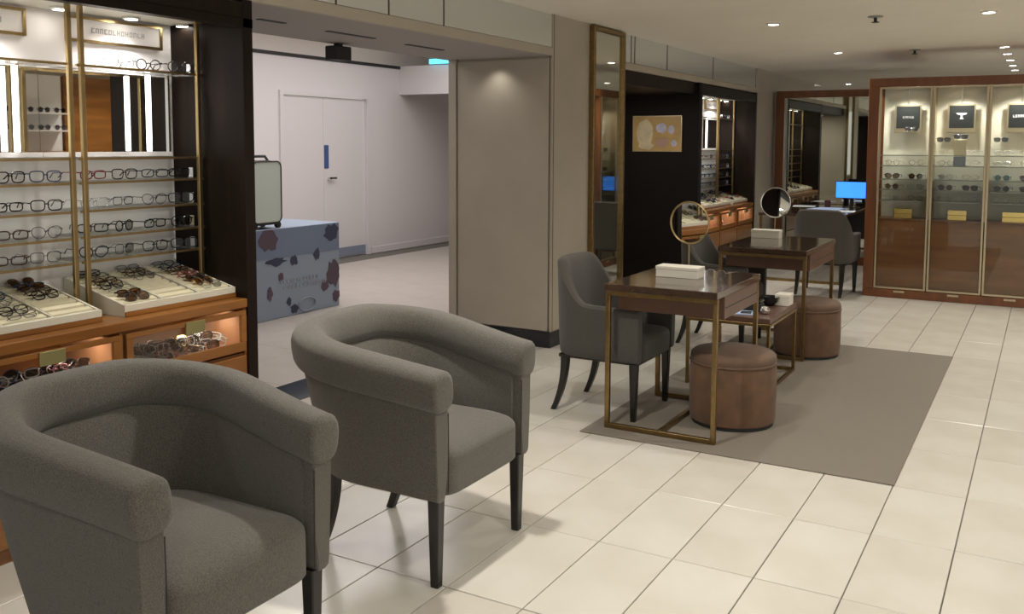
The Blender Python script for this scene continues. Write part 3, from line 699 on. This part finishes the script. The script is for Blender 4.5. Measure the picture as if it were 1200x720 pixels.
def seat_mesh(xf, xb, w, z0, z1, dome, rf=.03, rb=.2, n=9):
    # padded block: plan is a rounded rectangle, domed on top
    plan = []
    N = 44
    for k in range(N):
        t = 2*math.pi*(k+.5)/N; ca, sa = math.cos(t), math.sin(t)
        e = .22 if ca > 0 else .5
        plan.append((math.copysign(abs(ca)**e, ca), math.copysign(abs(sa)**(.22 if ca > 0 else .45), sa)))
    cx, ax = (xf+xb)/2, (xf-xb)/2
    rs = []
    for (q, z) in ((.985, z0), (1, z0+.006), (1, z1-.03), (.992, z1-.014), (.975, z1-.004), (.93, z1+dome*.18), (.82, z1+dome*.5), (.62, z1+dome*.82), (.35, z1+dome*.97), (.05, z1+dome)):
        rs.append([(cx+ax*q*p[0], w*q*p[1], z) for p in plan])
    return B().rings(rs)
def leg_mesh(x, y, z1, t=.046, b=.032, sabre=0.0, ch=.003):
    rs = []
    K = 9 if sabre else 2
    for k in range(K):
        f = k/(K-1); z = z1*(1-f)+0*f; h = (t*(1-f)+b*f)/2; dx = sabre*f**2.2
        rs.append([(x+dx+a*h, y+c*h, z) for a, c in ((-1, -.8), (-.8, -1), (.8, -1), (1, -.8), (1, .8), (.8, 1), (-.8, 1), (-1, .8))])
    return B().rings(rs)
def tub_chair(label, loc, rz):
    t = thing('tub_armchair', label, 'armchair', loc, rz, 'grey tub armchairs')
    W, XF, XBk = .314, .30, -.30
    path = upath(W, XF, XBk, .27, 14)
    zt = lambda s: .628+.098*min(1, lin(s)*1.2)**1.1     # crease height under the roll
    def fl_(s, z):                                       # the back leans outwards with height
        a = max(0, min(1, lin(s)/.72)); a = a**1.4*(1.6-.6*a); return (.008+.085*a)*max(0, (z-.31)/.45)
    def shell(s, x):
        o0, o1 = -.062, .006
        z1 = zt(s)+.03
        return [(o+fl_(s, z), z) for o, z in [(o0, .47), (o0, .55), (o0-.004, z1), (o1+.006, z1), (o1+.004, .50), (o1, .40), (o1-.004, .315), (o1-.018, .308), (o0+.02, .308), (o0+.002, .40)]]
    obj('outer_shell', sweep(path, shell, [(.9, .004), (.97, .001), (1, 0), ]), M['fabric'], t, True)
    def roll(s, x):
        f = min(1, lin(s)*1.2); h = .071+.003*f; return superell(-.026+fl_(s, zt(s)+.05), zt(s)+.062+.006*f, .062+.006*f, h, 22, .72, rot=-.10)
    obj('arm_roll', sweep(path, roll, [(.72, .018), (.90, .014), (.98, .006), (1, -.006)]), M['fabric'], t, True, label='thick padded roll along arms and back')
    pin = [(x*.985, y, nx, ny, s) for x, y, nx, ny, s in path]
    def inner(s, x): return [(o+fl_(s, z), z) for o, z in [(-.058, .40), (-.068, .41), (-.074, .52), (-.076, zt(s)-.03), (-.070, zt(s)+.008), (-.055, zt(s)+.01), (-.053, .40)]]
    obj('inner_back', sweep(pin[1:-1], inner, [(.9, .01), (1, 0)]), M['fabric'], t, True)
    obj('arm_seam', B().tube([(XF+.004, -W+.060, .33), (XF+.005, -W+.060, .47), (XF+.005, -W+.058, .61)], .002, 5), M['seam'], t, True)
    obj('arm_seam', B().tube([(XF+.004, W-.060, .33), (XF+.005, W-.060, .47), (XF+.005, W-.058, .61)], .002, 5), M['seam'], t, True)
    obj('seat', seat_mesh(XF+.006, -.27, .258, .31, .462, .048), M['fabric'], t, True)
    for (x, y) in ((XF-.03, -W+.035), (XF-.03, W-.035), (-.235, -.215), (-.235, .215)):
        obj('leg', leg_mesh(x, y, .312, .046, .032, 0 if x > 0 else -.065), M['black'], t, True, label='black tapered leg')
    return t
tub_chair('grey tub armchair nearest the camera, cut by the frame edge', (-2.052, 1.682, 0), 0)
tub_chair('grey tub armchair in front of the white passage, whole in view', (-2.040, 2.850, 0), 0)

def bucket_chair(label, loc, rz):
    t = thing('dining_armchair', label, 'armchair', loc, rz, 'charcoal armchairs at the tables')
    W, XF, XBk = .285, .265, -.27
    path = upath(W, XF, XBk, .20, 12)
    def zt(s):
        f = lin(s); a = max(0, min(1, (f-.42)/.34)); a = a*a*(3-2*a); return .625+.02*f+.235*a
    def shell(s, x):
        z1 = zt(s); o0, o1 = -.058, .004; a = max(0, lin(s)-.5)*.05
        return [(o0, .43), (o0+.0+a*.3, z1-.05), (o0+.004+a, z1-.012), (o0+.018+a, z1), (o1-.012+a, z1), (o1+.002+a, z1-.014), (o1+a, z1-.06), (o1, .42), (o1-.006, .345), (o1-.015, .335), (o0+.01, .335), (o0, .35)]
    obj('shell', sweep(path, shell, [(.93, .003), (1, 0)]), M['fabric2'], t, True, label='padded back and arms in one shell')
    obj('seat', seat_mesh(XF+.012, -.215, .228, .335, .455, .03), M['fabric2'], t, True)
    obj('under_frame', B().box(-.23, XF-.01, -.25, .25, .318, .337, .003), M['black'], t)
    for (x, y, sb) in ((XF-.035, -W+.04, 0), (XF-.035, W-.04, 0), (-.20, -.22, -.075), (-.20, .22, -.075)):
        obj('leg', leg_mesh(x, y, .33, .046, .028, sb), M['black'], t, True, label='black curved rear leg' if sb else 'black tapered front leg')
    return t
bc = bucket_chair('charcoal armchair drawn up left of the front brass table', (-2.145, 4.930, 0), 0)
dup(bc, (-2.150, 7.02, 0), 'charcoal armchair behind the front table, left of the rear brass table')
dup(bc, (-1.960, 9.93, 0), 'grey armchair with its back to us at the far desk', rz=math.pi/2-.05)

def stool(label, loc):
    t = thing('round_stool', label, 'stool', loc, 0, 'brown velvet drum stools')
    r = .232
    obj('body', B().lathe([(r-.012, .018), (r-.004, .024), (r, .06), (r+.002, .19), (r, .325), (r-.004, .335)], n=48), M['stool'], t, True)
    obj('base_ring', B().lathe([(r-.02, 0), (r-.012, .002), (r-.012, .018), (r-.02, .018)], n=40), M['blackm'], t, True)
    obj('seam_piping', B().lathe([(r-.004, .334), (r+.004, .338), (r+.004, .344), (r-.004, .348)], n=48), M['stooltop'], t, True)
    # lid with a pieced wedge as upholstered
    obj('cushion_top', B().lathe([(r-.003, .347), (r, .36), (r-.004, .380), (r-.02, .394), (r-.06, .402), (.10, .409), (.01, .411)], n=48), M['stooltop'], t, True)
    return t
s1 = stool('brown velvet drum stool under the corner of the front brass table', (-1.455, 4.985, .007))
dup(s1, (-1.475, 6.90, .007), 'brown velvet drum stool beside the rear brass table')

# ------------------------------------------------------------------ brass tables
def brass_table(label, x0, x1, y0, y1, ht=.79, grp='brass framed tables', body=True):
    t = thing('brass_table', label, 'table', ((x0+x1)/2, (y0+y1)/2, .0), 0, grp)
    w, d = (x1-x0)/2, (y1-y0)/2; r = .0125
    top = ht-.038
    obj('table_top', B().box(-w, w, -d, d, top, ht, .003), M['walnut'], t, label='dark glossy walnut top')
    for sy in (-1, 1):
        yy = sy*(d-.03)
        for sx in (-1, 1): obj('leg', B().box(sx*(w-.015)-r, sx*(w-.015)+r, yy-r, yy+r, .008, top-.025, .002), M['abrass'], t)
        obj('frame_bar', B().box(-w+.0025, w-.0025, yy-r, yy+r, top-.025, top-.0005, .002), M['abrass'], t)
        obj('frame_bar', B().box(-w+.015+r, w-.015-r, yy-r, yy+r, .008, .033, .002), M['abrass'], t)
    obj('floor_bar', B().box(-r, r, -d+.03+r, d-.03-r, .008, .033, .002), M['abrass'], t)
    if body:
        b = obj('drawer_box', B().box(-w+.02, w-.003, -d+.14, d-.05, top-.12, top-.001, .003), M['velvetbox'], t, label='rose brown drawer box')
        obj('drawer_gap', B().box(w-.005, w-.0015, -d+.15, d-.06, top-.064, top-.060), M['seam'], b)
    return t
brass_table('front brass framed table with dark top, nearest the camera', -2.015, -1.40, 4.495, 5.30)
brass_table('rear brass framed table with dark top, behind the low one', -2.06, -1.43, 6.60, 7.62)
# low nest table
t = thing('low_table', 'low brass framed display table between the two tall tables', 'table', (-1.69, 5.985, 0))
obj('table_top', B().box(-.265, .265, -.345, .345, .435, .47, .003), M['velvetbox'], t)
obj('brass_edge', B().box(-.268, .268, -.348, .348, .415, .434, .002), M['abrass'], t)
for sx in (-1, 1):
    for sy in (-1, 1): obj('leg', B().box(sx*.255-.010, sx*.255+.010, sy*.335-.010, sy*.335+.010, .008, .415, .002), M['abrass'], t)
    obj('frame_bar', B().box(sx*.255-.010, sx*.255+.010, -.325, .325, .008, .028, .002), M['abrass'], t)
obj('frame_bar', B().box(-.245, .245, .325, .345, .008, .028, .002), M['abrass'], t)

def round_mirror(label, x, y, z0, zc, nrm, tilt=0.0):
    t = thing('table_mirror', label, 'mirror', (x, y, z0), math.atan2(nrm[1], nrm[0]), 'round table mirrors')
    h = zc-z0; R = .118
    obj('base', B().lathe([(.062, 0), (.062, .006), (.05, .012), (.012, .016), (.008, .03)], n=28), M['brass'], t, True)
    obj('stem', B().tube([(0, 0, .012), (0, 0, h-R+.002)], .005, 10), M['brass'], t, True)
    rim = [(-R*math.sin(2*math.pi*k/36)*math.sin(tilt), R*math.cos(2*math.pi*k/36), h+R*math.sin(2*math.pi*k/36)*math.cos(tilt)) for k in range(36)]
    obj('rim', B().tube(rim, .0048, 8, loop=True), M['silver' if 'silver' in label else 'brass'], t, True)
    b = B(); n = 36; rs = []
    for q in range(1, 9):
        rr = (R-.004)*q/8; dep = -.002+.0*q
        rs.append([(dep, rr*math.cos(2*math.pi*k/n), h+rr*math.sin(2*math.pi*k/n)) for k in range(n)])
    b.rings(rs, cap=False); b.add([(-.002, 0, h)]+rs[0], [(0, k+1, (k+1) % n+1) for k in range(n)])
    b.v = [(x_*math.cos(tilt)-(z_-h)*math.sin(tilt), y_, h+(z_-h)*math.cos(tilt)+x_*math.sin(tilt)) for x_, y_, z_ in b.v]
    me = b.mesh('mirror_glass', M['mirror'], False); link('mirror_glass', me, t)
    bd = obj('back_disc', B().lathe([(R-.003, 0), (R-.01, -.010), (.02, -.018), (.001, -.018)], n=32, cap=True), M['brass'], t, True)
    bd.matrix_local = Matrix.Rotation(0, 4, 'Y') @ Matrix.Translation((-.006, 0, h)) @ Matrix.Rotation(math.pi/2-tilt, 4, 'Y')
    return t
round_mirror('round brass rimmed magnifying mirror on the front table', -1.752, 5.078, .79, 1.083, (-.234, -1.768))
round_mirror('round silver dark magnifying mirror on the rear table', -1.885, 7.53, .79, 1.065, (-.044, -1.909), .125)
def card_box(label, x0, x1, y0, y1, z0, h):
    t = thing('card_box', label, 'box', ((x0+x1)/2, (y0+y1)/2, z0), 0, 'white boxes on tables'); w, d = (x1-x0)/2, (y1-y0)/2
    obj('box_base', B().box(-w, w, -d, d, 0, h*.68, .002), M['plasticw'], t)
    obj('box_lid', B().box(-w-.002, w+.002, -d-.002, d+.002, h*.68+.001, h, .002), M['plasticw'], t)
card_box('low white lidded box on the front table before its mirror', -1.875, -1.633, 4.885, 5.0, .79, .062)
card_box('low white lidded box on the rear table before its mirror', -2.025, -1.805, 7.35, 7.45, .79, .066)
place_glasses('silver wire', 'aviator', (-1.56, 4.98, .792), -1.9, 'silver wire glasses lying on the front table right of the box', 'loose glasses', None, False, False, 0, 1.0)
# things on the low table
t = thing('black_bowl', 'black glossy bowl on the low table, left one', 'bowl', (-1.66, 6.02, .47), 0, 'black bowls')
obj('bowl', B().lathe([(.028, 0), (.035, .004), (.06, .03), (.068, .06), (.064, .06), (.055, .03), (.02, .012)], n=28), M['blackglass'], t, True)
dup(t, (-1.56, 6.13, .47), 'black glossy bowl on the low table, beside the white box')
t = thing('display_case', 'small dark grey case on the low table behind the magazine', 'case', (-1.60, 5.90, .47))
obj('case_body', B().box(-.06, .06, -.05, .05, 0, .05, .008), M['blackm'], t); obj('case_lid', B().box(-.061, .061, -.051, .051, .051, .075, .008), M['blackglass'], t)
card_box('small white box at the back corner of the low table', -1.525, -1.435, 6.15, 6.27, .47, .075)
t = thing('magazine', 'open pale magazine lying on the low table', 'magazine', (-1.66, 5.76, .47), .2)
obj('page_block', B().box(-.10, 0, -.07, .07, 0, .006), M['paper'], t); obj('page_block', B().box(.001, .10, -.07, .07, 0, .005), M['bluep'], t); obj('picture', B().box(.02, .085, -.05, .04, .0052, .0058), M['blackm'], t)
t = thing('clear_glass_ball', 'clear round glass ornament on the low table front', 'ornament', (-1.50, 5.80, .47)); obj('ball', B().lathe([(.006, 0), (.02, .004), (.03, .02), (.03, .03), (.02, .046), (.004, .05)], n=20), M['silver'], t, True)

# far desk with papers and a monitor
t = thing('desk', 'long dark desk with slim brass frame before the wood framed mirror', 'desk', (-2.30, 11.45, 0))
obj('desk_top', B().box(-.52, .40, -.93, .93, .735, .765, .003), M['walnut'], t)
for sx in (-.50, .38):
    for sy in (-.9, .9): obj('leg', B().box(sx-.0125, sx+.0125, sy-.0125, sy+.0125, 0, .735), M['abrass'], t)
obj('frame_bar', B().box(-.49, .37, -.9125, -.8875, 0, .03), M['abrass'], t)
obj('modesty_panel', B().box(-.49, .37, .86, .875, .35, .73), M['blackm'], t)
t = thing('monitor', 'computer monitor with plain blue screen on the far desk', 'monitor', (-2.085, 12.0, .765), -.12)
obj('screen', B().box(-.185, .185, -.002, .0, .115, .31), M['lcd'], t, label='bright blue screen'); obj('bezel', B().box(-.192, .192, 0, .025, .108, .317, .003), M['blackm'], t)
obj('stand', B().box(-.02, .02, .025, .05, .006, .25), M['blackm'], t); obj('foot', B().box(-.09, .09, -.05, .09, 0, .006), M['blackm'], t)
for (x, y, w, d, m, lb) in ((-2.62, 11.9, .13, .12, 'paper', 'loose white paper at the left end of the far desk'), (-2.28, 11.55, .16, .22, 'bluep', 'pale blue sheets spread on middle of the far desk'), (-2.05, 11.2, .15, .12, 'paper', 'white sheet lying right on the far desk')):
    s = tag(obj('paper_sheet', B().box(-w, w, -d, d, 0, .004), M[m]), lb, 'paper', 'papers on the far desk'); s.location = (x, y, .765); s.rotation_euler.z = random.uniform(-.2, .2)
t = thing('desk_cup', 'small dark red cup beside the monitor on the far desk', 'cup', (-2.33, 11.85, .765)); obj('cup', B().lathe([(.03, 0), (.035, .01), (.038, .085), (.034, .085), (.03, .012)], n=18), mat('cup_maroon', (.08, .02, .02), .3), t, True)

# ------------------------------------------------------------------ mall beyond the passage
XW = -8.1
struct('wall_mall', B().box(XW-.1, XW, 2, 8.44, 0, 2.58).box(XW-.1, XW, 10.16, 13, 0, 2.58).box(XW-.1, XW, 8.44, 10.16, 2.16, 2.58), M['mallwall'])
struct('trim_4', B().box(XW-.1, XW+.02, 2, 13, 2.58, 2.62), M['blackm'], label='black shadow gap along top of mall wall')
struct('trim_5', B().box(XW-.5, XW-.12, 2, 13, 2.62, 2.98), M['cream'], label='cream band above mall wall')
struct('ceiling_mall', B().box(-8.6, XB, -3, 13, 2.98, 3.05), M['cream'])
struct('wall_mall_end', B().box(-8.4, XB, 12.3, 12.4, 0, 3.0), mat('mall_brown', (.20, .16, .14), .6))
struct('wall_mall_near', B().box(-8.4, XB, 1.9, 2.0, 0, 3.0), M['mallwall'])
struct('wall_mall_bulkhead', B().box(XW, XB, 10.87, 11.0, 2.22, 2.62), M['mallwall'])
struct('baseboard_mall', B().box(XW, XW+.012, 10.2, 12.3, 0, .09), M['mallwall'])
struct('trim_6', B().box(-8.1, -7.7, 12.24, 12.3, 0, .22), M['blackm'], label='black plinth foot at corridor end')
dr = struct('door_1', B().box(XW-.02, XW+.03, 8.44, 8.50, 0, 2.17).box(XW-.02, XW+.03, 10.10, 10.16, 0, 2.17).box(XW-.02, XW+.03, 8.50, 10.10, 2.12, 2.17), M['malldoor'], label='white double door frame in the mall')
for (a, c) in ((8.505, 9.248), (9.252, 10.095)):
    lf = obj('door_leaf', B().box(XW-.06, XW-.01, a, c, .01, 2.115, .003), M['malldoor'], dr)
    obj('kick_plate', B().box(XW-.01, XW-.005, a+.01, c-.01, .02, .14), M['kick'], lf)
    if a > 9:
        obj('push_plate', B().box(XW-.01, XW-.002, 9.26, 9.34, 1.20, 1.50), M['steelblue'], lf, label='blue push plate')
        obj('door_handle', B().box(XW-.01, XW+.05, 9.32, 9.34, 1.06, 1.085).box(XW+.035, XW+.05, 9.30, 9.44, 1.06, 1.085), M['silver'], lf)
for (pa, pb, lb) in (((303, 22), (333, 27), 'dark linear slot in passage soffit, nearest the near display unit'), ((385, 36), (437, 45), 'dark linear slot in passage soffit, beside the hanging black box'), ((475, 52), (520, 58.5), 'dark linear slot in passage soffit, nearest the beige jamb')):
    P = []
    for (px, py) in (pa, pb):
        d = w_+((px-600)/FPX)*r_-((py-CY)/FPX)*u_; tt = (2.17-H)/d.z; P.append((d.x*tt, d.y*tt))
    x = (P[0][0]+P[1][0])/2; o = obj('ceiling_slot', B().box(-.018, .018, -abs(P[1][1]-P[0][1])/2, abs(P[1][1]-P[0][1])/2, -.004, 0), M['blackm']); o.location = (x, (P[0][1]+P[1][1])/2, 2.17)
    tag(o, lb, 'vent', 'soffit slots')
t = thing('hanging_speaker', 'small black box hanging below grey soffit at the back of the passage', 'speaker', (-4.02, 4.74, 2.17))
obj('bracket', B().box(-.02, .02, -.02, .02, -.02, 0), M['blackm'], t); obj('body', B().box(-.05, .05, -.075, .075, -.11, -.02, .006), M['blackm'], t)
t = thing('cyan_sign', 'small glowing cyan sign high at the mall corridor end', 'sign', (-7.3, 10.82, 2.63))
obj('panel', B().box(-.25, .15, 0, .03, 0, .07), M['cyan'], t)
# patterned blue plinth with a suitcase
t = thing('display_plinth', 'blue-grey display plinth with dark printed shapes in the mall', 'plinth', (-5.75, 5.95, 0))
obj('block', B().box(-1.0, 0, -.85, .81, 0, .79, .006), M['blue'], t)
obj('upper_band', B().box(-.001, .003, -.25, .806, .53, .785), M['blued'], t)
def pblob(cy, cz, ry, rz_, m, seed, nm='printed_shape', x=.0035):
    rnd = random.Random(seed); n = 16; pts = [(max(-.84, min(.805, cy+ry*(1+rnd.uniform(-.3, .3))*math.cos(2*math.pi*k/n))), max(.01, min(.783, cz+rz_*(1+rnd.uniform(-.3, .3))*math.sin(2*math.pi*k/n)))) for k in range(n)]
    obj(nm, B().poly(pts, x, .001), m, t)
for i, (cy, cz, ry, rz2, m) in enumerate(((-.11, .70, .10, .10, 'plum'), (.70, .70, .10, .085, 'navy'), (-.02, .50, .11, .035, 'navy'), (.20, .49, .045, .045, 'navy'), (.50, .52, .04, .055, 'navy'), (.03, .36, .03, .04, 'plum'), (-.10, .23, .032, .055, 'plum'),
        (.72, .32, .09, .13, 'plum'), (.60, .22, .06, .05, 'plum'), (.20, .06, .05, .04, 'navy'), (.76, .10, .05, .05, 'plum'), (.13, .13, .025, .04, 'navy'))): pblob(cy, cz, ry, rz2, M[m], i)
ring = [(.0045, .36+.11*math.cos(a*math.pi/12), .08+.06*math.sin(a*math.pi/12)) for a in range(24)]
obj('printed_ring', B().tube(ring, .008, 4, loop=True), M['kick'], t)
illegible(t, .02, .52, .30, .335, .0045, M['greyp'], 12, seed=21); illegible(t, .06, .62, .245, .275, .0045, M['greyp'], 11, seed=22)
t = thing('suitcase', 'pale green hard shell suitcase with black trim standing on blue plinth', 'suitcase', (-5.88, 5.86, .79))
def rr(y0, y1, z0, z1, r, n=5):
    P = []
    for (cy, cz, a0) in ((y1-r, z1-r, 0), (y0+r, z1-r, 90), (y0+r, z0+r, 180), (y1-r, z0+r, 270)):
        for k in range(n+1): a = math.radians(a0+90*k/n); P.append((cy+r*math.cos(a), cz+r*math.sin(a)))
    return P
obj('shell', B().poly(rr(-.17, .155, .055, .575, .05), .03, .09), M['shell'], t, True); obj('shell', B().poly(rr(-.17, .155, .055, .575, .05), -.12, .13), M['shell'], t, True)
obj('trim_band', B().poly(rr(-.185, .17, .045, .585, .055), .01, .02), M['blackm'], t, True)
obj('trim_band', B().poly(rr(-.178, .163, .048, .582, .05), .105, .012), M['silver'], t, True)
for (x, y) in ((-.09, -.14), (-.09, .14), (.09, -.14), (.09, .14)): obj('wheel', B().poly([(y+.028*math.cos(a*math.pi/8), .028+.028*math.sin(a*math.pi/8)) for a in range(16)], x-.015, .03), M['black'], t, True)
obj('trim_band', B().tube([(.122, p[0], p[1]) for p in rr(-.172, .157, .053, .577, .05)], .006, 6, loop=True), M['blackm'], t, True)
obj('wheel_bracket', B().box(-.12, .12, -.14, .14, .035, .056), M['blackm'], t)
obj('handle', B().tube([(.02, .10, .585), (.02, .07, .62), (.02, -.07, .62), (.02, -.10, .585)], .012, 8), M['blackm'], t, True)

# ------------------------------------------------------------------ right-hand side of the shop, seen only in reflections
struct('wall_right', B().box(2.9, 3.0, 5.4, 9.9, 0, CEIL), M['beige'])
t = thing('wood_wall_panel', 'orange-brown wood panelling on the right shop wall, seen in shelf mirror', 'panel', (2.9, 7.31, 0))
obj('panel', B().box(-.08, 0, -.33, .33, 0, 2.3, .004), M['wood'], t)
t = thing('dark_wall_panel', 'dark panelling on the right shop wall, seen in shelf mirror', 'panel', (2.9, 8.68, 0))
obj('panel', B().box(-.08, 0, -1.02, 1.02, 0, 2.3, .004), M['dark'], t)
t = thing('sunglass_rack', 'white sunglasses rack on the right shop wall, seen in shelf mirror', 'shelf', (2.9, 6.24, 0))
obj('back', B().box(-.05, 0, -.72, .72, .2, 2.3), M['white'], t)
for z in (1.66, 1.86): obj('shelf', B().box(-.25, -.05, -.70, .70, z-.012, z), M['white'], t)
obj('lower_doors', B().box(-.3, -.05, -.70, .70, 0, 1.42, .004), M['wood'], t)
for k, z in enumerate((1.66, 1.86)):
    for j in range(7):
        place_glasses(['black', 'tortoise', 'dark blue'][(j+k) % 3], 'round', (2.70, 6.24-.6+.2*j, z+.004), math.pi, f'{["black", "tortoise", "dark blue"][(j+k) % 3]} sunglasses, {ORD[j]} from right, {ORD[k]} shelf up, right wall rack', 'sunglasses on the right wall rack', LG, True, True, scale=1.25)
